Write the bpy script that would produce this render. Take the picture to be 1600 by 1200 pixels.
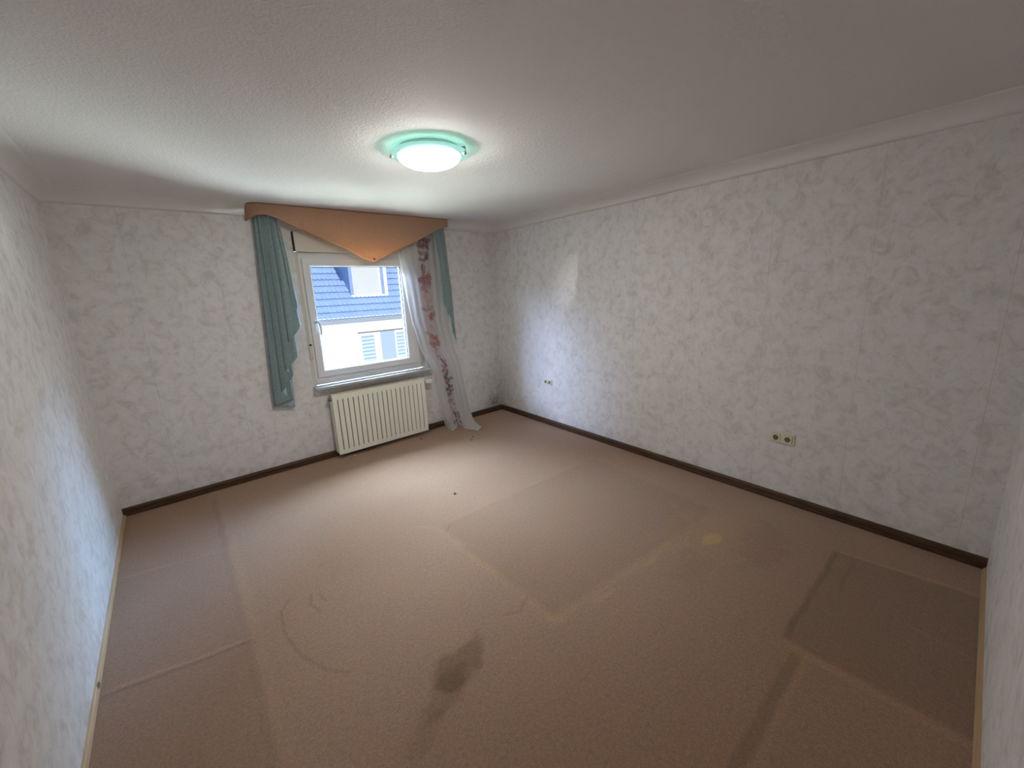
import bpy, bmesh, math, random
import numpy as np
from mathutils import Matrix, Vector
for _o in list(bpy.data.objects): bpy.data.objects.remove(_o)
S = bpy.context.scene; C = S.collection
random.seed(4); rng = np.random.default_rng(4)

# ------------------------------------------------------------------ camera, sky, sun, daylight fill lamps, exposure
cam = bpy.data.cameras.new('camera'); cam.sensor_width = 36; cam.lens = 14.687; cam.clip_start = .02; cam.clip_end = 200
co = bpy.data.objects.new('camera', cam); C.objects.link(co)
_r, _u, _f = Vector((.74484, -.66586, -.04299)), Vector((.1783, .13653, .97446)), Vector((.64298, .73348, -.22042))
co.matrix_world = Matrix(((_r.x, _u.x, -_f.x, -3.55544), (_r.y, _u.y, -_f.y, -4.28126), (_r.z, _u.z, -_f.z, 1.60003), (0, 0, 0, 1)))
S.camera = co
S.view_settings.view_transform = 'Standard'; S.view_settings.look = 'None'
S.view_settings.exposure = 0; S.view_settings.gamma = 1; S.view_settings.use_curve_mapping = False
S.cycles.max_bounces = 10; S.cycles.diffuse_bounces = 6; S.cycles.transparent_max_bounces = 12
S.cycles.use_denoising = True; S.cycles.sample_clamp_indirect = 6

world = bpy.data.worlds.new('sky'); S.world = world; world.use_nodes = True
world.node_tree.nodes['Background'].inputs[0].default_value = (.5, .68, 1, 1)
world.node_tree.nodes['Background'].inputs[1].default_value = .8

def lamp(name, kind, loc, target, energy, color, **kw):
    l = bpy.data.lights.new(name, kind); l.energy = energy; l.color = color
    for k, v in kw.items(): setattr(l, k, v)
    o = bpy.data.objects.new(name, l); C.objects.link(o); o.location = loc
    o.rotation_euler = (Vector(target) - Vector(loc)).to_track_quat('-Z', 'Y').to_euler()
    return o
lamp('sun', 'SUN', (0, -6, 12), (0.2, 6, 0.5), 5.0, (1, .95, .88), angle=.009)
# area lamps added out of view: fill light for open sky and sunlit yard
lamp('sky_fill', 'AREA', (-1.2, 2.6, 4.2), (-2.0, -1.2, .3), 3857, (0.579, 0.781, 1.000), shape='RECTANGLE', size=3.6, size_y=2.0)
lamp('yard_fill', 'AREA', (-2.2, 2.2, -1.5), (-2.0, -1.3, 2.4), 467, (0.883, 1.000, 0.832), shape='RECTANGLE', size=3.4, size_y=1.8)
# more added fill lamps outside the window, at the sides and farther out
lamp('sky_fill_west', 'AREA', (-6.0, 2.6, 3.4), (-.15, -1.3, .4), 2289, (0.488, 0.631, 1.000), shape='RECTANGLE', size=2.4, size_y=1.6)
lamp('sky_fill_east', 'AREA', (2.4, 2.55, 3.9), (-3.8, -2.0, .3), 3400, (.32, .60, 1), shape='RECTANGLE', size=2.4, size_y=1.6)
lamp('yard_fill_far', 'AREA', (-2.0, 8.0, -4.2), (-2.2, -3.5, 2.4), 1500, (0.888, 1.000, 0.950), shape='RECTANGLE', size=7, size_y=4)
lamp('yard_fill_right', 'AREA', (2.6, 4.0, -1.8), (-1.8, 0, 1.4), 1719, (0.871, 1.000, 0.983), shape='RECTANGLE', size=2.4, size_y=1.8)
lamp('sun_glint', 'SPOT', (-10.4, 6.2, -1.45), (-.117, -1.40, 1.62), 3500, (0.95, 0.98, 1), spot_size=math.radians(3.2), spot_blend=1, shadow_soft_size=.05)  # sun thrown back up by a pane across the yard

# ------------------------------------------------------------------ helpers
def tag(o, label=None, cat=None, group=None, kind=None):
    for k, v in (('label', label), ('category', cat), ('group', group), ('kind', kind)):
        if v: o[k] = v
    return o
def link(name, me, mat=None, parent=None):
    o = bpy.data.objects.new(name, me); C.objects.link(o)
    if mat is not None:
        for m in (mat if isinstance(mat, (list, tuple)) else [mat]): me.materials.append(m)
    if parent: o.parent = parent; o.matrix_parent_inverse = parent.matrix_world.inverted()
    return o
def empty(name, loc=(0, 0, 0), rz=0):
    o = bpy.data.objects.new(name, None); C.objects.link(o); o.location = loc; o.rotation_euler.z = rz
    o.empty_display_size = .05; bpy.context.view_layer.update(); return o
def finish(bm, name, mat, parent=None, smooth=False, bevel=0, local=False):
    bmesh.ops.recalc_face_normals(bm, faces=bm.faces)
    me = bpy.data.meshes.new(name); bm.to_mesh(me); bm.free()
    if smooth:
        for p in me.polygons: p.use_smooth = True
    o = link(name, me, mat)
    if parent:
        o.parent = parent
        if not local: o.matrix_parent_inverse = parent.matrix_world.inverted()
    if bevel:
        b = o.modifiers.new('bevel', 'BEVEL'); b.width = bevel; b.segments = 2; b.limit_method = 'ANGLE'; b.angle_limit = .6
    return o
def box(bm, x0, x1, y0, y1, z0, z1):
    v = [bm.verts.new((x, y, z)) for x in (x0, x1) for y in (y0, y1) for z in (z0, z1)]
    for f in ((0, 1, 3, 2), (4, 6, 7, 5), (0, 4, 5, 1), (2, 3, 7, 6), (0, 2, 6, 4), (1, 5, 7, 3)): bm.faces.new([v[i] for i in f])
def boxes(name, lst, mat, parent=None, bevel=0, **k):
    bm = bmesh.new()
    for b in lst: box(bm, *b)
    return finish(bm, name, mat, parent, bevel=bevel, **k)
def prism(bm, poly, z0, z1):
    a = [bm.verts.new((x, y, z0)) for x, y in poly]; b = [bm.verts.new((x, y, z1)) for x, y in poly]
    n = len(poly); bm.faces.new(a[::-1]); bm.faces.new(b)
    for i in range(n): bm.faces.new((a[i], a[(i+1) % n], b[(i+1) % n], b[i]))
def lathe(bm, prof, n=48, axis='z', o=(0, 0, 0)):
    rings = []
    for r, h in prof:
        ring = []
        for i in range(n):
            a = 2*math.pi*i/n; p = (r*math.cos(a), r*math.sin(a), h)
            if axis == 'x': p = (h, r*math.cos(a), r*math.sin(a))
            if axis == 'y': p = (r*math.cos(a), h, r*math.sin(a))
            ring.append(bm.verts.new((p[0]+o[0], p[1]+o[1], p[2]+o[2])))
        rings.append(ring)
    for a, b in zip(rings, rings[1:]):
        for i in range(n): bm.faces.new((a[i], a[(i+1) % n], b[(i+1) % n], b[i]))
    bm.faces.new(rings[0]); bm.faces.new(rings[-1])
def sweep(name, prof, paths, mat, closed=False, parent=None, smooth=False):
    """prof: [(offset from wall, z)]; paths(offset) -> plan polyline."""
    bm = bmesh.new(); rows = []
    for off, z in prof: rows.append([bm.verts.new((x, y, z)) for x, y in paths(off)])
    m = len(rows[0])
    for a, b in zip(rows, rows[1:]):
        for i in range(m if closed else m-1): bm.faces.new((a[i], a[(i+1) % m], b[(i+1) % m], b[i]))
    if not closed:
        for i in (0, m-1): bm.faces.new([r[i] for r in rows])
    return finish(bm, name, mat, parent, smooth)
def grid_mesh(name, P, mat, attr=None, smooth=True, parent=None):
    """P: (rows, cols, 3) array."""
    n, m, _ = P.shape; me = bpy.data.meshes.new(name)
    i = np.arange(n*m).reshape(n, m)
    q = np.stack([i[:-1, :-1], i[:-1, 1:], i[1:, 1:], i[1:, :-1]], -1).reshape(-1, 4)
    me.vertices.add(n*m); me.vertices.foreach_set('co', P.reshape(-1).astype(np.float32))
    me.loops.add(q.size); me.loops.foreach_set('vertex_index', q.reshape(-1).astype(np.int32))
    me.polygons.add(len(q)); me.polygons.foreach_set('loop_start', np.arange(0, q.size, 4, dtype=np.int32))
    me.polygons.foreach_set('loop_total', np.full(len(q), 4, np.int32))
    me.update(calc_edges=True); me.validate()
    me.polygons.foreach_set('use_smooth', np.full(len(q), smooth))
    if attr is not None:
        a = me.attributes.new('tint', 'FLOAT_COLOR', 'POINT')
        a.data.foreach_set('color', np.concatenate([attr.reshape(n*m, -1), np.ones((n*m, 1))], 1).astype(np.float32).reshape(-1))
    return link(name, me, mat, parent)
def cp(o, parent=None):
    c = o.copy(); C.objects.link(c)
    if parent: c.parent = parent; c.matrix_parent_inverse = Matrix()
    for ch in list(o.children): cp(ch, c)
    return c

# ------------------------------------------------------------------ materials
class N:
    def __init__(s, name):
        s.m = bpy.data.materials.new(name); s.m.use_nodes = True; s.t = s.m.node_tree; s.t.nodes.clear()
        s.out = s.n('ShaderNodeOutputMaterial')
    def n(s, t, **k):
        x = s.t.nodes.new(t)
        for a, b in k.items():
            if a[0] == '_': s.put(x.inputs[int(a[1:]) if a[1:].isdigit() else a[1:].replace('_', ' ')], b)
            else: setattr(x, a, b)
        return x
    def put(s, sock, v):
        if isinstance(v, bpy.types.NodeSocket): s.t.links.new(v, sock)
        elif isinstance(v, bpy.types.Node): s.t.links.new(v.outputs[0], sock)
        else: sock.default_value = (*v, 1) if isinstance(v, tuple) and len(v) == 3 and sock.type == 'RGBA' else v
    def math(s, op, a, b=0., c=0.): return s.n('ShaderNodeMath', operation=op, _0=a, _1=b, _2=c).outputs[0]
    def pos(s): return s.n('ShaderNodeTexCoord').outputs['Object']
    def noise(s, scale, detail=4, rough=.55, dist=0., vec=None):
        x = s.n('ShaderNodeTexNoise', _Scale=scale, _Detail=detail, _Roughness=rough, _Distortion=dist)
        s.put(x.inputs['Vector'], vec if vec is not None else s.pos()); return x.outputs[0]
    def ramp(s, f, *stops):
        x = s.n('ShaderNodeValToRGB', _0=f); e = x.color_ramp.elements
        while len(e) < len(stops): e.new(.5)
        for el, (p, c) in zip(e, stops): el.position = p; el.color = (*c, 1) if isinstance(c, tuple) else (c, c, c, 1)
        return x.outputs[0]
    def mix(s, f, a, b, mode='MIX'):
        x = s.n('ShaderNodeMix', data_type='RGBA', blend_type=mode); s.put(x.inputs[0], f); s.put(x.inputs[6], a); s.put(x.inputs[7], b); return x.outputs[2]
    def sep(s, v): return s.n('ShaderNodeSeparateXYZ', _0=v).outputs
    def scale(s, v, xyz):
        return s.n('ShaderNodeMapping', _Vector=v, _Scale=xyz).outputs[0]
    def bump(s, h, strength=.3, dist=.01): return s.n('ShaderNodeBump', _Height=h, _Strength=strength, _Distance=dist).outputs[0]
    def bsdf(s, col, rough=.6, nrm=None, **k):
        p = s.n('ShaderNodeBsdfPrincipled'); s.put(p.inputs['Base Color'], col); s.put(p.inputs['Roughness'], rough)
        for a, b in k.items(): s.put(p.inputs[a.replace('_', ' ')], b)
        if nrm is not None: s.put(p.inputs['Normal'], nrm)
        s.t.links.new(p.outputs[0], s.out.inputs[0]); return s.m
def plain(name, col, rough=.5, var=.06, vs=20, bump=0, bs=200, **k):
    n = N(name); x = n.noise(vs, 4); c = n.mix(x, tuple(v*(1-var) for v in col), tuple(min(1, v*(1+var)) for v in col))
    return n.bsdf(c, rough, n.bump(n.noise(bs, 3), bump) if bump else None, **k)

def wallpaper(name, axis, off):
    n = N(name); p = n.pos(); x, y, z = n.sep(p)
    big = n.noise(1.3, 3, .5, .3)
    a = n.noise(12, 7, .66, .7); b = n.noise(26, 6, .68, 1.0, n.scale(p, (1, 1, .8)))
    c = n.ramp(a, (.34, (.605, .585, .57)), (.5, (.735, .725, .715)), (.66, (.78, .775, .77)))
    d = n.ramp(b, (.32, .87), (.46, 1.), (.7, 1.02))
    c = n.mix(1., c, d, 'MULTIPLY')
    c = n.mix(n.math('MULTIPLY', big, .18), c, (.60, .58, .54))
    # paper strips butt together every 55 cm
    w = n.math('PINGPONG', n.math('ADD', (x, y)[axis], off), .2765)
    seam = n.math('LESS_THAN', w, .0012)
    c = n.mix(n.math('MULTIPLY', seam, .3), c, (.22, .19, .17))
    # grey mould in the low corner by the window and dust above the skirting
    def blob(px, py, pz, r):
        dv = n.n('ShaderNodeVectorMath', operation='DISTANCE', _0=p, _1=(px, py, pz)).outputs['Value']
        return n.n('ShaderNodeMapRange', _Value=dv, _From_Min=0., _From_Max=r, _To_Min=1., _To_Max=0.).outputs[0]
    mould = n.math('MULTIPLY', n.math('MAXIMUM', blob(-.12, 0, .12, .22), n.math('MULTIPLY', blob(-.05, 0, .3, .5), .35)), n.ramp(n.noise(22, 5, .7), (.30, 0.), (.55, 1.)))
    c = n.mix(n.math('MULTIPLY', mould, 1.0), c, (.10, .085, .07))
    dust = n.n('ShaderNodeMapRange', _Value=z, _From_Min=.06, _From_Max=.2, _To_Min=.32, _To_Max=0.).outputs[0]
    c = n.mix(n.math('MULTIPLY', dust, n.ramp(n.noise(9, 6, .7), (.42, 0.), (.62, 1.))), c, (.25, .21, .18))
    h = n.math('ADD', n.math('MULTIPLY', a, .6), n.math('MULTIPLY', seam, -.5))
    return n.bsdf(c, .62, n.bump(h, .12, .004))
M_wall_x = wallpaper('wallpaper_across', 0, .21); M_wall_y = wallpaper('wallpaper_along', 1, 3.24)

Z_CEIL = 2.392
n = N('ceiling_woodchip'); p = n.pos()
crack = n.n('ShaderNodeVectorMath', operation='DOT_PRODUCT', _0=p, _1=(.8412, .5407, 0)).outputs['Value']
crack = n.math('LESS_THAN', n.math('ABSOLUTE', n.math('ADD', crack, 4.29)), .0022)
c = n.mix(n.noise(1.1, 3), (.765, .755, .745), (.80, .79, .78))
c = n.mix(n.math('MULTIPLY', crack, .12), c, (.85, .83, .8))
h = n.math('ADD', n.noise(95, 4, .6), n.math('MULTIPLY', n.noise(38, 3, .6), .8))
fl_ = n.n('ShaderNodeVectorMath', operation='DISTANCE', _0=p, _1=(-2.755, -2.30, Z_CEIL)).outputs['Value']
c = n.mix(n.math('MULTIPLY', n.math('LESS_THAN', n.math('ADD', fl_, n.math('MULTIPLY', n.noise(60), .04)), .04), .6), c, (.92, .91, .9))
M_ceil = n.bsdf(c, .8, n.bump(h, .55, .006))
n = N('cove_white'); M_cove = n.bsdf(n.mix(n.noise(6), (.72, .71, .69), (.78, .77, .75)), .7, n.bump(n.noise(60), .15, .004))

n = N('carpet_pile'); p = n.pos(); at = n.n('ShaderNodeAttribute', attribute_name='tint').outputs['Color']
f1 = n.noise(420, 3, .7); f2 = n.noise(1.6, 5, .6, .4); f3 = n.noise(70, 4, .7, .5); f4 = n.noise(9, 5, .65, .8)
c = n.mix(f2, (.292, .168, .108), (.318, .192, .126))
c = n.mix(n.ramp(f4, (.38, 0.), (.7, .45)), c, (.255, .185, .112))
c = n.mix(1., c, n.ramp(f1, (.3, .66), (.7, 1.3)), 'MULTIPLY')
c = n.mix(1., c, n.ramp(f3, (.3, .82), (.7, 1.18)), 'MULTIPLY'); c = n.mix(1., c, n.ramp(n.noise(170, 3, .7), (.3, .80), (.7, 1.2)), 'MULTIPLY')
c = n.mix(1., c, at, 'MULTIPLY')
M_carpet = n.bsdf(c, .95, n.bump(n.math('ADD', f1, n.math('MULTIPLY', f3, .6)), .5, .006), Sheen_Weight=.25, Specular_IOR_Level=.1)

def wood(name, axis, dark, light, knots=0):
    n = N(name); p = n.pos(); sc = (3, 90, 90) if axis == 0 else (90, 3, 90)
    g = n.noise(1, 6, .6, .4, n.scale(p, sc)); c = n.ramp(g, (.3, dark), (.7, light))
    if knots:
        v = n.n('ShaderNodeTexVoronoi', _Scale=1.); n.put(v.inputs['Vector'], n.scale(p, (9, 3.2, 9) if axis else (3.2, 9, 9)))
        c = n.mix(n.ramp(v.outputs['Distance'], (.05, 1.), (.09, 0.)), c, (.10, .045, .02))
    return n.bsdf(c, .55, n.bump(g, .12, .002), Specular_IOR_Level=.3)
M_dark_x = wood('dark_wood_across', 0, (.034, .016, .0075), (.100, .051, .025)); M_dark_y = wood('dark_wood_along', 1, (.034, .016, .0075), (.100, .051, .025))
M_pale_x = wood('pale_wood_across', 0, (.36, .235, .125), (.46, .32, .19), 1); M_pale_y = wood('pale_wood_along', 1, (.36, .235, .125), (.46, .32, .19), 1)

M_pvc = plain('window_plastic', (.74, .74, .74), .3, .03, 6)
M_beige = plain('shutter_box_paint', (.63, .59, .50), .45, .04, 5)
M_seal = plain('rubber_seal', (.05, .05, .05), .6)
M_hole = plain('dark_gap', (.035, .022, .015), .8)
M_sill = plain('sill_white', (.43, .44, .46), .4, .05, 8)
M_sill_edge = plain('sill_underside', (.48, .42, .35), .6, .12, 30)
M_rad = plain('radiator_enamel', (.88, .87, .74), .4, .03, 5)
M_rad_in = plain('radiator_inside', (.12, .11, .09), .7)
M_valve = plain('valve_plastic', (.78, .78, .77), .35, .02); M_brass = plain('valve_metal', (.18, .15, .12), .4, .1, Metallic=.7)
M_sock = plain('socket_cream', (.74, .70, .56), .4, .03, 30); M_sockhole = plain('socket_well', (.15, .13, .09), .5); M_pin = plain('socket_pin', (.02, .02, .018), .5)
M_steel = plain('brushed_steel', (.42, .40, .37), .35, .1, Metallic=.9)
M_but = plain('button_peach', (.80, .44, .27), .35); M_butc = plain('button_centre', (.30, .06, .015), .4)
M_pipe = plain('valance_piping', (.16, .08, .05), .7)
M_rail = plain('rail_white', (.7, .7, .7), .5)
M_white = plain('crumb_white', (.8, .79, .75), .8); M_black = plain('crumb_dark', (.05, .035, .03), .8)

n = N('valance_fabric'); c = n.mix(n.noise(3, 4, .6, .5), (.54, .395, .285), (.60, .435, .31))
c = n.mix(1., c, n.ramp(n.noise(26, 5, .65, 1.), (.3, .95), (.7, 1.05)), 'MULTIPLY')
bs = n.n('ShaderNodeBsdfDiffuse', _0=c); tr = n.n('ShaderNodeBsdfTranslucent', _0=n.mix(1., c, (1.5, 1.15, .72), 'MULTIPLY'))
mx = n.n('ShaderNodeMixShader', _0=.42); n.put(mx.inputs[1], bs); n.put(mx.inputs[2], tr); n.put(n.out.inputs[0], mx); M_val = n.m

def satin(name, col):
    n = N(name); dm = n.ramp(n.noise(42, 5, .6, 2.5), (.42, .88), (.58, 1.08)); c = n.mix(1., col, dm, 'MULTIPLY')
    bs = n.n('ShaderNodeBsdfPrincipled'); n.put(bs.inputs['Base Color'], c); n.put(bs.inputs['Roughness'], .42); n.put(bs.inputs['Sheen Weight'], .3)
    tr = n.n('ShaderNodeBsdfTranslucent', _0=c); mx = n.n('ShaderNodeMixShader', _0=.2); n.put(mx.inputs[1], bs); n.put(mx.inputs[2], tr); n.put(n.out.inputs[0], mx); return n.m
M_teal = satin('teal_satin', (.245, .345, .340)); M_lining = satin('curtain_lining', (.50, .68, .73))

n = N('sheer_voile'); at = n.n('ShaderNodeAttribute', attribute_name='tint')
lum = n.n('ShaderNodeSeparateColor', _0=at.outputs['Color']).outputs[1]
df = n.n('ShaderNodeBsdfDiffuse', _0=at.outputs['Color']); tl = n.n('ShaderNodeBsdfTranslucent', _0=at.outputs['Color'])
m1 = n.n('ShaderNodeMixShader', _0=.5); n.put(m1.inputs[1], df); n.put(m1.inputs[2], tl)
tp = n.n('ShaderNodeBsdfTransparent'); m2 = n.n('ShaderNodeMixShader'); n.put(m2.inputs[0], n.n('ShaderNodeMapRange', _Value=lum, _From_Min=.25, _From_Max=.85, _To_Min=.92, _To_Max=.70).outputs[0])
n.put(m2.inputs[1], tp); n.put(m2.inputs[2], m1); n.put(n.out.inputs[0], m2); M_sheer = n.m

n = N('window_glass'); tp = n.n('ShaderNodeBsdfTransparent', _0=(.97, .98, .98)); gl = n.n('ShaderNodeBsdfGlossy', _Roughness=.0)
m1 = n.n('ShaderNodeMixShader', _0=n.math('MULTIPLY', n.n('ShaderNodeFresnel', _IOR=1.5).outputs[0], .6)); n.put(m1.inputs[1], tp); n.put(m1.inputs[2], gl); n.put(n.out.inputs[0], m1); M_glass = n.m

def emit(name, col, k, base=(.8, .85, .83)):
    n = N(name); return n.bsdf(base, .3, None, Emission_Color=(*col, 1), Emission_Strength=k)
M_bowl = emit('lit_opal_glass', (1., .945, .89), 70)
n = N('lit_rim_glass'); em = n.n('ShaderNodeEmission', _0=(.62, 1., .92), _1=.8); tp = n.n('ShaderNodeBsdfTransparent', _0=(.55, 1., .9))
mx = n.n('ShaderNodeMixShader', _0=.68); n.put(mx.inputs[1], tp); n.put(mx.inputs[2], em); n.put(n.out.inputs[0], mx); M_rim = n.m; M_pan = plain('lamp_pan', (.62, .68, .66), .5)

n = N('slate_tiles'); c = n.mix(n.noise(2.2, 4), (.20, .295, .50), (.27, .385, .60)); c = n.mix(1., c, n.ramp(n.noise(14, 4), (.3, .88), (.7, 1.1)), 'MULTIPLY')
M_tile = n.bsdf(c, .45)
M_clad = plain('dormer_cladding', (.21, .30, .52), .6, .1, 3)
M_facade = plain('facade_render', (.80, .79, .76), .9, .02, 2, .1)
M_outw = plain('outside_trim_white', (.80, .80, .79), .5, .02); M_grayp = plain('facade_grey_panel', (.34, .42, .52), .7, .03)
n = N('roller_shutter'); z = n.sep(n.pos())[2]; w = n.math('PINGPONG', z, .03)
M_shut = n.bsdf(n.mix(n.math('LESS_THAN', w, .005), (.58, .57, .56), (.30, .30, .31)), .5)
n = N('day_night_blind'); z = n.sep(n.pos())[2]; w = n.math('PINGPONG', n.math('ADD', z, .02), .085)
M_blind = n.bsdf(n.mix(n.math('LESS_THAN', w, .05), (.27, .36, .47), (.50, .60, .68)), .35)
M_gut = plain('gutter_zinc', (.74, .76, .77), .5, .03, 3); M_lint = plain('lintel_gap', (.17, .165, .16), .7)
M_yard = plain('yard_paving', (.33, .32, .30), .9, .2, 3)

# ------------------------------------------------------------------ room shell
Z = 2.392
BR, BL, NL, NR = Vector((0, 0)), Vector((-3.9014, 0)), Vector((-4.0559, -4.4699)), Vector((-.3364, -4.4699))
corners = [BL, BR, NR, NL]                                  # clockwise seen from above
def inset(d):
    out = []
    for i in range(4):
        p, c, q = corners[i-1], corners[i], corners[(i+1) % 4]
        a, b = (c-p).normalized(), (q-c).normalized()
        na, nb = Vector((a.y, -a.x)), Vector((b.y, -b.x))
        bis = (na+nb); k = d*2/ bis.length_squared
        v = c + bis*k; out.append((v.x, v.y))
    return out
T = .25
OX0, OX1, OZ0, OZ1 = -2.376, -1.130, .735, 2.199              # window opening
tag(boxes('wall_back', [(-4.5, OX0, 0, T, -.2, Z+.2), (OX1, .4, 0, T, -.2, Z+.2), (OX0, OX1, 0, T, OZ1, Z+.2), (OX0, OX1, 0, T, -.2, OZ0)], M_wall_x), kind='structure')
bm = bmesh.new(); prism(bm, [(0, .0), (-.3364-.0226, -4.77), (.3, -4.77), (.3, .0)], -.2, Z+.2); tag(finish(bm, 'wall_right', M_wall_y), kind='structure')
bm = bmesh.new(); prism(bm, [(-3.9014, 0), (-4.4, 0), (-4.4, -4.77), (-4.0559-.0104, -4.77)], -.2, Z+.2); tag(finish(bm, 'wall_left', M_wall_y), kind='structure')
tag(boxes('wall_near', [(-4.0559, -.3364, -4.77, -4.4699, -.2, Z+.2)], M_wall_x), kind='structure')
tag(boxes('ceiling', [(-4.5, .4, -4.9, T, Z, Z+.2)], M_ceil), kind='structure')

# carpet with its furniture prints and stains
nx, ny = 420, 455
gx = np.linspace(-4.07, .005, nx); gy = np.linspace(-4.48, .005, ny); X, Y = np.meshgrid(gx, gy)
def sst(a, b, v): t = np.clip((v-a)/(b-a), 0, 1); return t*t*(3-2*t)
def nz(scale, seed):                                         # value noise on the grid
    r = np.random.default_rng(seed); g = r.random((int(4.5*scale)+3, int(4.1*scale)+3)); u, v = (X+4.1)*scale, (Y+4.5)*scale
    i, j = v.astype(int), u.astype(int); fv, fu = v-i, u-j; fv = fv*fv*(3-2*fv); fu = fu*fu*(3-2*fu)
    return (g[i, j]*(1-fu)+g[i, j+1]*fu)*(1-fv)+(g[i+1, j]*(1-fu)+g[i+1, j+1]*fu)*fv
n3, n8, n20 = nz(3, 1), nz(8, 2), nz(20, 3)
tint = np.ones((ny, nx, 3))
def mul(mask, col): tint[:] = tint*(1+mask[..., None]*(np.array(col)-1))
def seg(a, b, w, soft=.6, fade=.12):                          # a line mark between two plan points
    a, b = np.array(a), np.array(b); d = b-a; L = np.hypot(*d); d = d/L
    t = (X-a[0])*d[0]+(Y-a[1])*d[1]; s = np.abs((X-a[0])*-d[1]+(Y-a[1])*d[0]+(n8-.5)*.012)
    return (1-sst(w*soft, w*(2-soft), s))*sst(-fade*.3, fade*.3, t)*(1-sst(L-fade*.3, L+fade*.3, t))
def quad(pts, soft):                                         # convex plan polygon
    m = np.ones_like(X); c = np.mean(pts, 0)
    for a, b in zip(pts, pts[1:]+pts[:1]):
        a, b = np.array(a), np.array(b); d = (b-a)/np.hypot(*(b-a)); nn = np.array([-d[1], d[0]])
        if nn@(c-a) < 0: nn = -nn
        m = m*sst(-soft, soft, (X-a[0])*nn[0]+(Y-a[1])*nn[1]+(n20-.5)*soft)
    return m
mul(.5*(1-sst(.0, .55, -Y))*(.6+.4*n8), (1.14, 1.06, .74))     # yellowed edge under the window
bed = [(-2.24, -1.92), (-2.28, -3.06), (-.72, -3.17), (-.55, -1.96)]
mul(quad(bed, .03), (.90, .88, .86)); mul(seg(bed[0], bed[1], .024, .3), (1.10, 1.09, 1.03)); mul(seg(bed[1], (-1.3, -3.15), .028, .3)*(.4+n20), (1.12, 1.11, 1.02)); mul(seg(bed[0], bed[3], .02), (1.06, 1.06, 1.04))
mul(quad([(-2.3, -3.0), (-2.14, -3.0), (-2.14, -3.1), (-2.3, -3.1)], .02)*n20, (1.12, 1.12, 1.0))
left = quad([(-3.39, -1.09), (-3.56, -4.5), (-4.1, -4.5), (-4.0, -1.06)], .03); mul(left, (.90, .88, .89))
mul(seg((-3.33, -.15), (-3.385, -1.1), .02), (.93, .92, .92)); mul(seg((-3.335, -.18), (-3.47, -2.84), .02), (.88, .88, .88)); mul(seg((-3.3, -.18), (-3.43, -2.84), .03), (1.05, 1.05, 1.02))
mul(seg((-3.95, -1.0), (-3.37, -1.14), .008), (1.15, 1.14, 1.12)); mul(seg((-3.95, -2.0), (-3.42, -2.11), .010), (1.22, 1.2, 1.18)); mul(seg((-3.95, -2.025), (-3.42, -2.135), .010), (.78, .78, .78))
mul(quad([(-3.38, .1), (-3.4, -1.08), (-4.0, -1.08), (-4.0, .1)], .03), (.95, .90, .86))
dark = [(-1.60, -3.87), (-.70, -3.88), (-.66, -4.6), (-1.64, -4.6)]
mul(quad(dark, .015), (.79, .785, .755)); mul(seg(dark[0], dark[1], .014), (.72, .7, .7)); mul(seg((-1.6, -3.86), (-1.635, -4.5), .016), (.9, .9, .9)); mul(seg((-1.645, -3.9), (-1.68, -4.5), .022), (1.13, 1.12, 1.1))
mul(seg((-.69, -3.88), (-.65, -4.45), .010), (1.2, 1.2, 1.15)); mul(seg((-.77, -3.97), (-1.1, -3.97), .010), (.82, .82, .82))
mul(seg((-1.68, -3.93), (-2.35, -3.93), .022), (.78, .78, .76)); mul(seg((-1.68, -3.97), (-2.35, -3.97), .012), (1.1, 1.1, 1.08)); mul(seg((-1.66, -3.90), (-1.76, -3.97), .04), (1.05, 1.0, .8))
mul(seg((-1.13, -4.2), (-1.2, -4.5), .008), (1.1, 1.1, 1.1))
d1 = np.array((-.90, -.44)); d1 /= np.hypot(*d1)              # the dark spill
def blob(cx, cy, d, a, b, rough=.6):
    t = (X-cx)*d[0]+(Y-cy)*d[1]; s = -(X-cx)*d[1]+(Y-cy)*d[0]
    q = np.sqrt((t/a)**2+(s/b)**2)+(n20-.5)*rough+(n8-.5)*rough*.5; return 1-sst(.65, 1.1, q)
mul(blob(-2.765, -2.95, d1, .15, .10), (.68, .66, .62)); mul(blob(-2.90, -3.03, d1, .17, .07), (.80, .78, .74)); mul(blob(-3.0, -3.1, d1, .14, .05), (.9, .88, .86))
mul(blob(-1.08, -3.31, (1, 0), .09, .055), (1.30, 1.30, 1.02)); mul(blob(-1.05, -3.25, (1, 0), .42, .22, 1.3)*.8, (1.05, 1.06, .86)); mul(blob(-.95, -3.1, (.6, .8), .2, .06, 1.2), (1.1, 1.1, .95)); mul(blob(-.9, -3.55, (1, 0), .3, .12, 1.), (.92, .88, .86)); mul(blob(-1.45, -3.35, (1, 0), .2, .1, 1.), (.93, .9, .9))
for pts in ([(-3.2, -1.95), (-3.26, -2.02), (-3.285, -2.2), (-3.26, -2.4), (-3.2, -2.56), (-3.13, -2.64)], [(-3.1, -2.0), (-3.13, -2.08), (-3.11, -2.18)], [(-3.07, -2.02), (-3.06, -2.12)]):
    for a, b in zip(pts, pts[1:]): mul(seg(a, b, .007, .5, .02), (.80, .74, .74))
mul(seg((-2.44, -2.86), (-2.36, -2.9), .010), (.82, .78, .76)); mul(seg((-2.36, -2.9), (-2.27, -2.86), .008), (.85, .8, .8))
mul(seg((-2.23, -2.02), (-2.18, -1.98), .012), (.85, .82, .8)); mul(seg((-2.35, -1.8), (-2.25, -1.93), .012), (1.1, 1.1, 1.))
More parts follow.
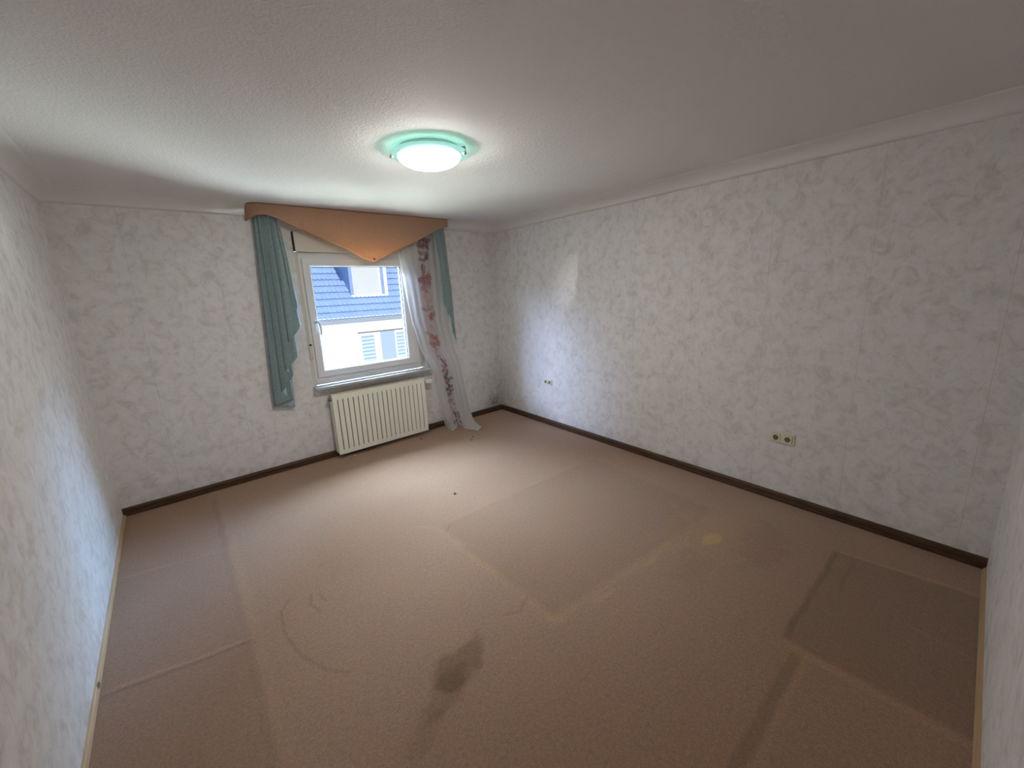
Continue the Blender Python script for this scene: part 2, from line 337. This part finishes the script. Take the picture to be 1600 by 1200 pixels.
mul(seg((-.45, -1.55), (-.3, -1.3), .012), (1.1, 1.1, 1.05)); mul(seg((-.4, -2.2), (-.3, -2.0), .02), (1.1, 1.1, 1.05)); mul(seg((-.5, -3.1), (-.36, -2.95), .012), (.93, .93, .93))
mul(seg((-2.05, -3.13), (-1.9, -3.15), .016), (1.15, 1.15, 1.02)); mul(seg((-1.6, -3.16), (-1.48, -3.16), .014), (1.15, 1.15, 1.02))
mul(sst(.6, .95, n8)*sst(-1.4, -2.2, -Y*0-Y*-1), (1.03, 1.0, .95))
for k in range(70):
    cx, cy = rng.uniform(-3.9, -.4), rng.uniform(-4.3, -.3); a = rng.uniform(0, 3.14); L = rng.uniform(.03, .12); sh = rng.choice([.92, .95, 1.06])
    mul(seg((cx, cy), (cx+L*math.cos(a), cy+L*math.sin(a)), .007, .5, .03), (sh, sh, sh))
P = np.stack([X, Y, np.zeros_like(X)], -1)
fo = grid_mesh('floor', P, M_carpet, tint, smooth=False); tag(fo, kind='structure')
tag(boxes('floor_slab', [(-4.5, .4, -4.9, T, -.2, -.004)], M_yard), kind='structure'); bpy.data.objects['floor_slab'].name = 'floor_base'  # unseen slab under the carpet

prof = [(-.01, 2.298), (.003, 2.300), (.006, 2.318), (.014, 2.338), (.028, 2.358), (.048, 2.374), (.07, 2.385), (.10, 2.3915), (.10, 2.41), (-.01, 2.41)]
tag(sweep('trim_1', prof, inset, M_cove, closed=True, smooth=True), kind='structure')
H = .0646
bprof = [(0, 0), (.020, 0), (.0205, .018), (.0175, .021), (.0185, .025), (.0195, .040), (.0175, .053), (.012, .061), (.004, H), (0, H)]
tag(sweep('baseboard_back', bprof, lambda d: [(lambda q: (q.x, -d))(Vector((-3.9014-.0346*d, 0))), inset(d)[1]], M_dark_x), kind='structure')
def rpath(d):
    i = inset(d); a = Vector(i[1]); dr = (NR-BR).normalized(); b = NR + Vector((dr.y, -dr.x))*d
    return [tuple(a), tuple(b)]
tag(sweep('baseboard_right', bprof, rpath, M_dark_y), kind='structure')
sprof = [(0, 0), (.017, 0), (.0165, .006), (.012, .014), (.006, .019), (0, .020)]
def lpath(d):
    i = inset(d); b = inset(.0205); k = (Vector(b[0])-Vector(b[3])).normalized(); n_ = Vector((k.y, -k.x))
    a0 = Vector(i[0]); e = Vector(i[3]); t = (-.0206-e.y)/(a0.y-e.y); q = e+(a0-e)*t; return [tuple(q), i[3]]
def npath(d):
    i = inset(d); e = Vector(i[2]); return [(e.x-.0206, e.y), i[3]]
tag(sweep('baseboard_left', sprof, lpath, M_pale_y), kind='structure'); tag(sweep('baseboard_near', sprof, npath, M_pale_x), kind='structure')

# ------------------------------------------------------------------ window
win = empty('window_1', (-1.76, .07, .755)); tag(win, kind='structure')
FX0, FX1, FZ0, FZ1 = -2.343, -1.175, .757, 2.045; SX0, SX1, SZ0, SZ1 = -2.314, -1.224, .828, 1.967; GX0, GX1, GZ0, GZ1 = -2.240, -1.320, .900, 1.893
def ring(a, b, y0, y1): return [(a[0], b[0], y0, y1, a[2], a[3]), (b[1], a[1], y0, y1, a[2], a[3]), (b[0], b[1], y0, y1, a[2], b[2]), (b[0], b[1], y0, y1, b[3], a[3])]
def frame(name, a, b, y0, y1, mat, parent, bevel=.004, lip=0):
    """mitred frame: a outer, b inner (x0,x1,z0,z1); lip widens the opening at the front like a glazing bead."""
    bm = bmesh.new(); L = []
    for (x0, x1, z0, z1), y in ((a, y1), (a, y0), ((b[0]-lip, b[1]+lip, b[2]-lip, b[3]+lip), y0), (b, y0+lip), (b, y1)):
        L.append([bm.verts.new(v) for v in ((x0, y, z0), (x1, y, z0), (x1, y, z1), (x0, y, z1))])
    for p, q in zip(L, L[1:]+L[:1]):
        for i in range(4): bm.faces.new((p[i], p[(i+1) % 4], q[(i+1) % 4], q[i]))
    return finish(bm, name, mat, parent, bevel=bevel)
frame('outer_frame', (FX0, FX1, FZ0, FZ1), (SX0+.015, SX1-.015, SZ0+.015, SZ1-.015), .035, .105, M_pvc, win)
frame('sash', (SX0, SX1, SZ0, SZ1), (GX0, GX1, GZ0, GZ1), .018, .090, M_pvc, win, .005, .012)
frame('glazing_seal', (GX0-.002, GX1+.002, GZ0-.002, GZ1+.002), (GX0+.004, GX1-.004, GZ0+.004, GZ1-.004), .040, .052, M_seal, win, 0)
boxes('glass', [(GX0, GX1, .054, .058, GZ0, GZ1)], M_glass, win)
boxes('casing_strip', [(OX0, FX0, .004, .10, .757, 2.02)], M_beige, win, .003)
boxes('side_reveal', [(FX1, OX1, .06, .105, .757, 2.03)], M_beige, win)
# handle on the left stile
hd = boxes('window_handle', [(-2.283, -2.257, .008, .018, 1.285, 1.395)], M_pvc, win, .004)
bm = bmesh.new(); lathe(bm, [(.010, .012), (.010, -.030)], 16, 'y', (-2.270, 0, 1.372)); finish(bm, 'handle_neck', M_pvc, hd, True)
bm = bmesh.new()
pts = [(-2.272, -.030, 1.385, .010), (-2.262, -.040, 1.380, .011), (-2.250, -.044, 1.360, .011), (-2.246, -.045, 1.32, .010), (-2.247, -.044, 1.28, .009), (-2.250, -.042, 1.255, .008)]
rings = []
for (x, y, z, r), i in zip(pts, range(9)):
    a = Vector(pts[max(0, i-1)][:3]); b = Vector(pts[min(len(pts)-1, i+1)][:3]); t = (b-a).normalized(); s = t.cross(Vector((0, 1, 0))).normalized(); w = t.cross(s)
    rings.append([bm.verts.new(Vector((x, y, z))+s*r*math.cos(k*.7854)+w*r*.7*math.sin(k*.7854)) for k in range(8)])
for a, b in zip(rings, rings[1:]):
    for k in range(8): bm.faces.new((a[k], a[(k+1) % 8], b[(k+1) % 8], b[k]))
bm.faces.new(rings[0]); bm.faces.new(rings[-1]); finish(bm, 'handle_grip', M_pvc, hd, True)
# belt of the roller shutter and its winder plate on the casing
boxes('shutter_belt', [(-2.358, -2.346, -.001, .003, 1.17, 2.02)], M_beige, win)
wp = boxes('belt_winder_plate', [(-2.370, -2.338, -.008, .005, 1.02, 1.185)], M_beige, win, .003)
boxes('belt_slot', [(-2.364, -2.342, -.0095, -.006, 1.155, 1.172)], M_hole, wp); boxes('screw', [(-2.352, -2.347, -.0095, -.006, 1.035, 1.041)], M_hole, wp)
tag(win, kind='structure')
tag(boxes('window_sill', [(-2.384, -1.098, -.098, .04, .735, .755)], [M_sill], None, .003), 'pale white window sill board below the window above the radiator', 'window sill')
boxes('underside', [(-2.381, -1.101, -.094, 0, .729, .7355)], M_sill_edge, bpy.data.objects['window_sill'])
sb = empty('shutter_box', (-1.75, 0, 2.02)); tag(sb, 'cream roller shutter box above the window behind the peach valance', 'shutter box')
boxes('front_panel', [(-2.366, -1.133, -.030, -.018, 2.022, 2.196)], M_beige, sb, .002); boxes('side_board', [(-2.3755, -2.352, -.026, .02, 2.026, 2.194)], M_hole, sb); boxes('box_body', [(-2.352, -1.135, -.018, .15, 2.046, 2.196)], M_beige, sb)

# ------------------------------------------------------------------ radiator
rd = empty('radiator', (-1.75, -.08, .045)); tag(rd, 'cream panel radiator with vertical slots under the window sill', 'radiator')
x0, x1, z0, z1, yf, yb = -2.262, -1.238, .044, .662, -.128, -.034
bars = [(x0, x1, yf, yf+.012, z0, z0+.045), (x0, x1, yf, yf+.012, z1-.052, z1)]
ns = 19; m0 = .048; pit = (x1-x0-2*m0)/(ns-1); prev = x0
for i in range(ns):
    c = x0+m0+i*pit; bars.append((prev, c-.0045, yf, yf+.012, z0+.045, z1-.052)); prev = c+.0045
bars.append((prev, x1, yf, yf+.012, z0+.045, z1-.052))
boxes('front_panel', bars, M_rad, rd)
boxes('side_panel', [(x0, x0+.008, yf+.012, yb, z0+.01, z1-.004)], M_rad, rd); boxes('side_panel', [(x1-.008, x1, yf+.012, yb, z0+.01, z1-.004)], M_rad, rd)
boxes('core', [(x0+.012, x1-.012, yf+.03, yb-.002, z0+.02, z1-.03)], M_rad_in, rd)
tw = (x1-x0)/3
for i in range(3): boxes('top_grille', [(x0+i*tw+.0015*(i > 0), x0+(i+1)*tw-.0015*(i < 2), yf+.012, yb, z1-.012, z1-.001)], M_rad, rd)
for bx in (x0+.18, x1-.18): boxes('wall_bracket', [(bx-.02, bx+.02, yb, -.001, .1, .56)], M_rad_in, rd)
bm = bmesh.new(); lathe(bm, [(.018, 0), (.018, -.018), (.012, -.022), (.012, -.03)], 8, 'x', (x0, -.085, .618)); finish(bm, 'bleed_plug', M_brass, rd)
vv = boxes('valve_body', [(x1, x1+.035, -.095, -.07, .598, .622), (x1+.012, x1+.034, -.085, -.001, .60, .62)], M_brass, rd, .004)
bm = bmesh.new(); lathe(bm, [(.015, .028), (.024, .034), (.026, .06), (.026, .104), (.022, .110)], 24, 'x')
for v in bm.verts: v.co = Vector((x1, -.083, .610))+Matrix.Rotation(-.25, 3, 'Z')@v.co
finish(bm, 'thermostat_head', M_valve, vv, True, .0)
tag(rd, 'cream panel radiator with vertical slots under the window sill', 'radiator')

# ------------------------------------------------------------------ valance, curtains
va = empty('valance', (-1.7, -.08, 2.39)); tag(va, 'peach fabric valance ending in a buttoned point over the window', 'valance')
prof = [(-2.74, 2.255), (-2.721, 2.259), (-2.66, 2.292), (-2.588, 2.301), (-2.519, 2.279), (-2.393, 2.225), (-2.277, 2.178), (-2.156, 2.122), (-2.027, 2.078), (-1.913, 2.025), (-1.795, 1.958), (-1.695, 1.921), (-1.619, 1.961), (-1.399, 2.048), (-1.248, 2.111), (-1.055, 2.206), (-.918, 2.272), (-.787, 2.312), (-.70, 2.335)]
pxs, pzs = np.array(prof).T
path = []; RV = .11
for k in range(13): a = math.pi/2*k/12; path.append((-2.715+RV*(1-math.cos(a)), -.005-(.15-RV-.005)*min(1, k/2)-RV*math.sin(a)) if 0 else (-2.715+RV*(1-math.cos(a)), -.04-RV*math.sin(a)))
path = [(-2.715, -.002)]+path+[(x, -.15) for x in np.linspace(-2.59, -.80, 130)]
for k in range(1, 7): a = math.pi/2*k/6; path.append((-.80+.03*math.sin(a), -.15+.03*(1-math.cos(a))))
path.append((-.77, -.002))
rows = []
for t in np.linspace(0, 1, 26):
    row = []
    for x, y in path:
        zb = float(np.interp(x, pxs, pzs)); z = 2.389+(zb-2.389)*t
        hang = max(0, 2.25-z)/.33
        fold = -.012*hang*(math.sin((x+1.70)*22)*.5+math.sin((x+1.1)*9)*.6) - .012*hang
        row.append((x, y+fold, z))
    rows.append(row)
vf = grid_mesh('valance_fabric', np.array(rows), M_val, parent=va)
sd = vf.modifiers.new('thick', 'SOLIDIFY'); sd.thickness = .004; sd.offset = 1
def ribbon(name, pts, r, mat, parent):
    bm = bmesh.new(); R = []
    for i, p in enumerate(pts):
        a, b = Vector(pts[max(0, i-1)]), Vector(pts[min(len(pts)-1, i+1)]); t = (b-a).normalized(); s = t.cross(Vector((0, 0, 1))).normalized(); w = s.cross(t)
        R.append([bm.verts.new(Vector(p)+s*r*math.cos(k*1.0472)+w*r*math.sin(k*1.0472)) for k in range(6)])
    for a, b in zip(R, R[1:]):
        for k in range(6): bm.faces.new((a[k], a[(k+1) % 6], b[(k+1) % 6], b[k]))
    bm.faces.new(R[0]); bm.faces.new(R[-1]); return finish(bm, name, mat, parent, True)
ribbon('piping', [(x, y-.002, 2.3885) for x, y in path], .0028, M_pipe, va)
bt = None
bm = bmesh.new(); lathe(bm, [(.010, -.174), (.021, -.175), (.0225, -.179), (.019, -.183), (.011, -.182)], 24, 'y', (-1.695, 0, 1.951)); bt = finish(bm, 'button', M_but, va, True)
bm = bmesh.new(); lathe(bm, [(.011, -.178), (.0105, -.1835), (.004, -.1845)], 16, 'y', (-1.695, 0, 1.951)); finish(bm, 'button_centre', M_butc, bt, True)
boxes('curtain_rail', [(-2.62, -.82, -.125, -.045, 2.374, 2.3915)], M_rail, va)

def cascade(name, V, zt, label, mats):
    """V: fold lines (x_top, x_hem, y, z_hem) across the cloth, outer edge first; cloth falls from zt to the stepped hem."""
    V = np.array(V, float); cols = []; K = 11
    for j, (a, b) in enumerate(zip(V, V[1:])):
        front = j % 2 == 1
        for k in range(K):
            t = k/K; u = (1-math.cos(math.pi*t))/2
            lin = a+(b-a)*t; smo = a+(b-a)*u; cols.append((lin[0], lin[1], lin[2]-(.012 if front else -.002)*math.sin(math.pi*t)**.7, lin[3]))
    cols.append(tuple(V[-1])); cols = np.array(cols); R = 60; P = np.zeros((R, len(cols), 3))
    for i, t in enumerate(np.linspace(0, 1, R)):
        z = zt+(cols[:, 3]-zt)*t; zfull = zt-.9
        g = np.clip((zt-z)/(zt-cols[:, 3]), 0, 1)
        P[i, :, 0] = cols[:, 0]+(cols[:, 1]-cols[:, 0])*g
        gat = .003*np.sin(np.arange(len(cols))*.9+g*4)
        P[i, :, 1] = -.03+(cols[:, 2]+.03)*(.72+.28*np.minimum(1, g*2.0))-.014*np.minimum(1, g*2)+gat
        P[i, :, 2] = z
    o = grid_mesh(name, P, mats)
    s = o.modifiers.new('thick', 'SOLIDIFY'); s.thickness = .0015; s.offset = 0; s.material_offset = 1; s.material_offset_rim = 1
    return tag(o, label, 'curtain', 'teal side curtains')
cascade('side_curtain', [(-2.505, -2.578, -.030, .602), (-2.663, -2.752, -.034, .642), (-2.612, -2.595, -.058, .680), (-2.636, -2.682, -.063, .765), (-2.575, -2.565, -.088, .92), (-2.598, -2.628, -.092, .965),
    (-2.538, -2.505, -.114, 1.09), (-2.560, -2.570, -.118, 1.215), (-2.508, -2.450, -.138, 1.36), (-2.522, -2.495, -.140, 1.47), (-2.502, -2.446, -.146, 1.54)], 2.370, 'long teal satin side curtain hanging left of the window', [M_lining, M_teal])
cascade('side_curtain', [(-.90, -.79, -.084, 1.14), (-.792, -.740, -.087, .99), (-.825, -.800, -.100, 1.15), (-.812, -.770, -.104, 1.22), (-.870, -.855, -.118, 1.36), (-.845, -.820, -.122, 1.40), (-.945, -.925, -.138, 1.47)], 2.370,
    'short teal satin side curtain overlapping the white sheer on the right', [M_teal, M_lining])

# sheer
R, K = 520, 170
s = np.linspace(0, 1, K); zz = np.concatenate([np.linspace(2.370, .45, 400), np.linspace(.445, 0, R-400)])
Lz = np.array([(2.4, -1.42), (2.025, -1.384), (1.658, -1.346), (1.30, -1.300), (1.0, -1.222), (.85, -1.155), (.716, -1.094), (.5, -1.062), (0, -1.00)])[::-1].T
Rz = np.array([(2.4, -.80), (1.5, -.80), (1.26, -.805), (.967, -.755), (.47, -.675), (.17, -.63), (0, -.62)])[::-1].T
SS, ZZ = np.meshgrid(s, zz); xl = np.interp(ZZ, *Lz); xr = np.interp(ZZ, *Rz)
X_ = xl+(xr-xl)*SS+.024*sst(.85, 1.1, ZZ)*(1-.6*SS)
fold = np.sin(SS*2*np.pi*6.3+.7+.5*np.sin(ZZ*1.3))*.6+np.sin(SS*2*np.pi*2.6+1.1)*.5
Y_ = -.048-.072*(1-sst(.80, .99, ZZ))+(.0095+.006*(1-sst(.8, .99, ZZ)))*fold*(1-.2*np.clip((1.2-ZZ), 0, 1))
bs_, bx_, by_, bz_ = np.array([(0, -.985, -.075, .030), (.06, -1.00, -.16, .012), (.16, -1.00, -.27, .008), (.28, -.93, -.25, .012), (.40, -.86, -.17, .030), (.52, -.86, -.28, .014), (.62, -.84, -.43, .010), (.72, -.815, -.495, .008), (.86, -.735, -.47, .012), (.93, -.69, -.435, .010), (1, -.655, -.28, .012)]).T
ub = np.clip((.26-ZZ)/.26, 0, 1); w = ub**1.7
X_ = X_*(1-w)+np.interp(SS, bs_, bx_)*w; Y_ = Y_*(1-w)+np.interp(SS, bs_, by_)*w
Z_ = np.where(ZZ > .26, ZZ, np.interp(SS, bs_, bz_)+(.26-np.interp(SS, bs_, bz_))*(1-ub)**2.0)
Z_ = Z_+.006*np.sin(SS*31+ZZ*9)*(ub > .75)*(ub-.75)*4
Z_ = np.maximum(Z_, .006)
tint = np.ones((R, K, 3))*np.array((.76, .76, .75))
band = np.array([(2.4, .58), (2.18, .56), (1.7, .47), (1.23, .46), (.85, .38), (.46, .37), (0, .42)])[::-1].T
bc = np.interp(ZZ, *band); wd = .15
inb = (1-sst(wd*.85, wd*1.1, np.abs(SS-bc)))
tint = tint*(1-inb[..., None]*np.array((.07, .15, .14)))
W_ = .62*SS; bw = .62*bc
def leaf(u, z, ang, L, wdt, col, k=.9):
    du, dz = (W_-u), (ZZ-z); t = (du*math.cos(ang)+dz*math.sin(ang))/L; q = (-du*math.sin(ang)+dz*math.cos(ang))/wdt
    m = ((t > 0) & (t < 1) & (np.abs(q) < np.sin(np.clip(t, 0, 1)*np.pi)**.8)); m = m & ~((np.abs(q) < .10) & (t > .15))
    tint[m] = tint[m]*(1-k)+np.array(col)*k
mauve, rose, pink, grey = (.22, .13, .13), (.40, .19, .18), (.54, .27, .28), (.13, .11, .11)
for z, c, n_, Lf, k in [(2.16, mauve, 9, .075, .8), (2.09, mauve, 7, .06, .7), (1.97, mauve, 7, .065, .8), (1.78, rose, 9, .085, .8), (1.70, rose, 9, .08, .75), (1.62, pink, 6, .05, .6), (1.52, pink, 5, .04, .5), (1.40, rose, 8, .06, .7), (1.33, rose, 7, .055, .7), (1.24, pink, 5, .035, .5), (1.10, pink, 9, .075, .8), (1.04, rose, 9, .07, .75), (.96, pink, 6, .05, .6), (.86, rose, 6, .045, .6), (.78, mauve, 7, .06, .65), (.70, mauve, 7, .06, .7), (.60, grey, 8, .065, .8), (.54, rose, 7, .055, .85), (.50, grey, 8, .06, .8), (.43, grey, 6, .06, .75), (.34, grey, 6, .05, .6), (.27, mauve, 5, .045, .6), (.18, grey, 7, .05, .7), (.10, mauve, 8, .045, .6), (.04, grey, 7, .04, .6)]:
    u0 = .62*np.interp(z, *band)+rng.uniform(-.015, .035); a0 = rng.uniform(0, 6.28)
    for i in range(n_):
        leaf(u0+rng.normal(0, .024), z+rng.normal(0, .022), a0+i*6.283/n_+rng.normal(0, .25), 1.3*Lf*rng.uniform(.7, 1.15), Lf*.30, c, k)
for z in np.arange(.05, 2.3, .03):
    u0 = .62*np.interp(z, *band)+rng.normal(0, .035); leaf(u0, z, rng.uniform(0, 6.28), rng.uniform(.02, .035), .006, [rose, pink, mauve][rng.integers(3)], .5)
    leaf(.62*np.interp(z, *band)+.02*math.sin(z*9), z, 1.57+.4*math.cos(z*9), .045, .0028, mauve, .5)
edge = (SS < .012) | (SS > .988) | (ZZ < .012); tint[edge] = (.92, .92, .90)
tag(grid_mesh('sheer_curtain', np.stack([X_, Y_, Z_], -1), M_sheer, tint), 'sheer white curtain with printed red flowers trailing onto the carpet', 'curtain')

# ------------------------------------------------------------------ ceiling lamp
LX, LY = -2.160, -2.070
lp = empty('ceiling_lamp', (LX, LY, Z)); tag(lp, 'round glowing glass bowl lamp on the ceiling', 'ceiling lamp')
bm = bmesh.new(); lathe(bm, [(.168, 0), (.168, -.030), (.160, -.034), (.02, -.034)], 64, 'z', (LX, LY, Z)); finish(bm, 'ceiling_pan', M_pan, lp, True)
bm = bmesh.new(); pr = [(.2155, -.030), (.217, -.033), (.2145, -.036), (.177, -.044), (.171, -.040)]; lathe(bm, pr+[(.177, -.036)], 72, 'z', (LX, LY, Z)); rim = finish(bm, 'glass_rim', M_rim, lp, True)
pr = [(.175*math.cos(a), -.040-.066*math.sin(a)) for a in np.linspace(0, 1.55, 18)]
bm = bmesh.new(); lathe(bm, pr, 72, 'z', (LX, LY, Z)); finish(bm, 'glass_bowl', M_bowl, lp, True)
lr, lu = Vector((.745, -.666)), Vector((.66, .75))
for a in (190, -12, 90):
    d = (lr*math.cos(math.radians(a))+lu*math.sin(math.radians(a))).normalized(); px, py = LX+d.x*.208, LY+d.y*.208
    bm = bmesh.new(); lathe(bm, [(.007, -.012), (.009, -.040), (.011, -.046), (.008, -.053)], 16, 'z', (px, py, Z))
    k0 = len(bm.verts); q = Vector((-d.y, d.x))*.004
    a_, b_ = Vector((LX, LY))+d*.15, Vector((px, py)); prism(bm, [tuple(a_+q), tuple(a_-q), tuple(b_-q), tuple(b_+q)], Z-.016, Z-.010)
    finish(bm, 'holder_clip', M_steel, lp, True)

# ------------------------------------------------------------------ sockets on the right wall
def socket(name, y, z, w, h, label):
    wx = .0752*y; o = empty(name, (wx, y, z), math.atan(-.0752)*1); tag(o, label, 'wall socket', 'double wall sockets')
    o.rotation_euler.z = -math.atan(.0752)
    bpy.context.view_layer.update()
    boxes('cover_frame', [(-.008, 0, -w/2, w/2, -h/2, h/2)], M_sock, o, .003, local=True)
    for s_ in (-1, 1):
        yc = s_*w*.235; e = h*.34
        ins = boxes('socket_insert', [(-.0145, -.007, yc-e, yc+e, -e, e)], M_sock, o, .002, local=True)
        boxes('insert_gap', [(-.0085, -.0078, yc-e-.0016, yc+e+.0016, -e-.0016, e+.0016)], M_sockhole, ins, local=True)
        bm = bmesh.new(); lathe(bm, [(h*.235, -.0140), (h*.235, -.0152), (h*.20, -.0153)], 28, 'x', (0, yc, 0)); finish(bm, 'socket_well', M_sockhole, ins, local=True)
        bm = bmesh.new()
        for d in (-1, 1): lathe(bm, [(h*.032, -.0154), (h*.030, -.0159)], 10, 'x', (0, yc+d*h*.10, 0))
        box(bm, -.0159, -.0154, yc-h*.03, yc+h*.03, h*.15, h*.2); box(bm, -.0159, -.0154, yc-h*.03, yc+h*.03, -h*.2, -h*.15)
        finish(bm, 'contact_holes', M_pin, ins, local=True)
    return o
socket('double_socket', -3.428, .480, .160, .082, 'cream double socket low on the right wall, nearer the camera')
socket('double_socket', -.955, .521, .140, .072, 'small looking cream double socket near the far window corner')

# ------------------------------------------------------------------ crumbs on the carpet
def crumb(x, y, r, mat, label):
    bm = bmesh.new(); bmesh.ops.create_icosphere(bm, subdivisions=2, radius=r)
    for v in bm.verts: v.co *= 1+random.uniform(-.3, .3); v.co.z *= .6
    lo = min(v.co.z for v in bm.verts)
    for v in bm.verts: v.co += Vector((x, y, -lo))
    return tag(finish(bm, 'crumb', mat, None, True), label, 'crumb', 'crumbs on the carpet')
crumb(-2.129, -.164, .011, M_white, 'white crumb on the carpet under the radiator left half')
crumb(-1.399, -.226, .010, M_black, 'dark crumb on the carpet in front of the radiator right end')
crumb(-1.877, -1.605, .010, M_black, 'dark crumb lying alone on the open carpet mid room')
crumb(-.966, -.622, .007, M_black, 'tiny dark crumb by the sheer hem, the one nearer the wall')
crumb(-1.035, -.690, .007, M_black, 'tiny dark crumb by the sheer hem, the one farther out')

# ------------------------------------------------------------------ the house across the yard
hs = empty('opposite_house', (4.5, 15, -5.5)); tag(hs, 'white house with blue slate roof and dormer seen through the window', 'house')
D = 15.0
boxes('facade', [(-9, 17, D, D+.4, -5.5, .66)], M_facade, hs)
# interlocking tiles, laid as real courses
ang = math.radians(45); E0 = (14.78, .62); tw, tl, thk = .198, .42, .028; nr = 14; xs = np.arange(-9, 17, tw/8)
rows = []
wave = .026*np.maximum(-.25, np.sin(xs/tw*2*np.pi))
for k in range(nr):
    for (t, up) in ((.10, -.012), (-.005, .006), (0., .052), (.35, .036), (.7, .018), (1.08, -.010)):
        s_ = (k+t)*tl; h_ = up+wave
        y = E0[0]+s_*math.cos(ang)-h_*math.sin(ang); z = E0[1]+s_*math.sin(ang)+h_*math.cos(ang)
        rows.append(np.stack([xs, np.broadcast_to(y, xs.shape), np.broadcast_to(z, xs.shape)], -1))
grid_mesh('tiled_roof', np.array(rows), M_tile, smooth=False, parent=hs)
bm = bmesh.new(); R_ = []
for x in (-9.1, 17.1): R_.append([bm.verts.new((x, 14.82+.06*math.cos(a), .70+.06*math.sin(a))) for a in np.linspace(math.pi, 2*math.pi, 12)]+[bm.verts.new((x, 14.82+.056*math.cos(a), .704+.056*math.sin(a))) for a in np.linspace(2*math.pi, math.pi, 12)])
m_ = len(R_[0])
for i in range(m_): bm.faces.new((R_[0][i], R_[0][(i+1) % m_], R_[1][(i+1) % m_], R_[1][i]))
bm.faces.new(R_[0]); bm.faces.new(R_[1]); finish(bm, 'gutter', M_gut, hs, True)
boxes('eave_soffit', [(-9, 17, 14.84, D+.05, .635, .665)], M_outw, hs)
def owin(x0, x1, pane0, pane1):
    f = boxes('house_window', [(x0, pane0, D-.03, D+.02, -1.62, -.10), (pane1, x1, D-.03, D+.02, -1.62, -.10), (pane0, pane1, D-.03, D+.02, -.20, -.10), (pane0, pane1, D-.03, D+.02, -1.62, -1.45)], M_outw, hs)
    boxes('blind', [(pane0, pane1, D-.012, D+.01, -1.45, -.20)], M_blind, f)
owin(4.01, 5.05, 4.11, 4.74); owin(5.80, 6.95, 5.87, 6.55)
boxes('mullion', [(4.86, 4.885, D-.045, D, -1.6, -.11)], M_outw, hs)
boxes('grey_panel', [(5.05, 5.80, D-.012, D+.05, -1.66, -.03)], M_grayp, hs); boxes('lintel', [(3.99, 7.0, D-.02, D+.05, -.10, -.03)], M_lint, hs)
boxes('outer_sill', [(3.98, 7.0, D-.06, D+.05, -1.66, -1.62)], M_outw, hs)
# dormer
dm = empty('dormer', (5, 15.75, 1.57)); dm.parent = hs; dm.matrix_parent_inverse = hs.matrix_world.inverted()
DX0, DX1, DY = 4.18, 6.02, 15.74
bm = bmesh.new(); pr = [(DY, 1.52), (DY, 3.35), (DY+1.95, 3.45)]
for x in (DX0, DX1): pass
A = [bm.verts.new((DX0, y, z)) for y, z in pr]; B = [bm.verts.new((DX1, y, z)) for y, z in pr]
bm.faces.new(A); bm.faces.new(B)
for i in range(3): bm.faces.new((A[i], A[(i+1) % 3], B[(i+1) % 3], B[i]))
finish(bm, 'dormer_body', M_clad, dm)
boxes('dormer_roof', [(DX0-.15, DX1+.15, DY-.25, DY+2.1, 3.35, 3.47)], M_clad, dm)
boxes('dormer_shutter', [(4.32, 5.60, DY-.02, DY+.02, 1.66, 3.3)], M_shut, dm)
boxes('dormer_trim', [(5.60, 5.70, DY-.05, DY+.02, 1.60, 3.3), (5.87, 6.03, DY-.06, DY+.02, 1.53, 3.35), (4.17, 6.03, DY-.07, DY+.03, 1.52, 1.66)], M_outw, dm)
tag(boxes('ground', [(-40, 40, .6, 40, -5.7, -5.5)], M_yard), kind='structure')
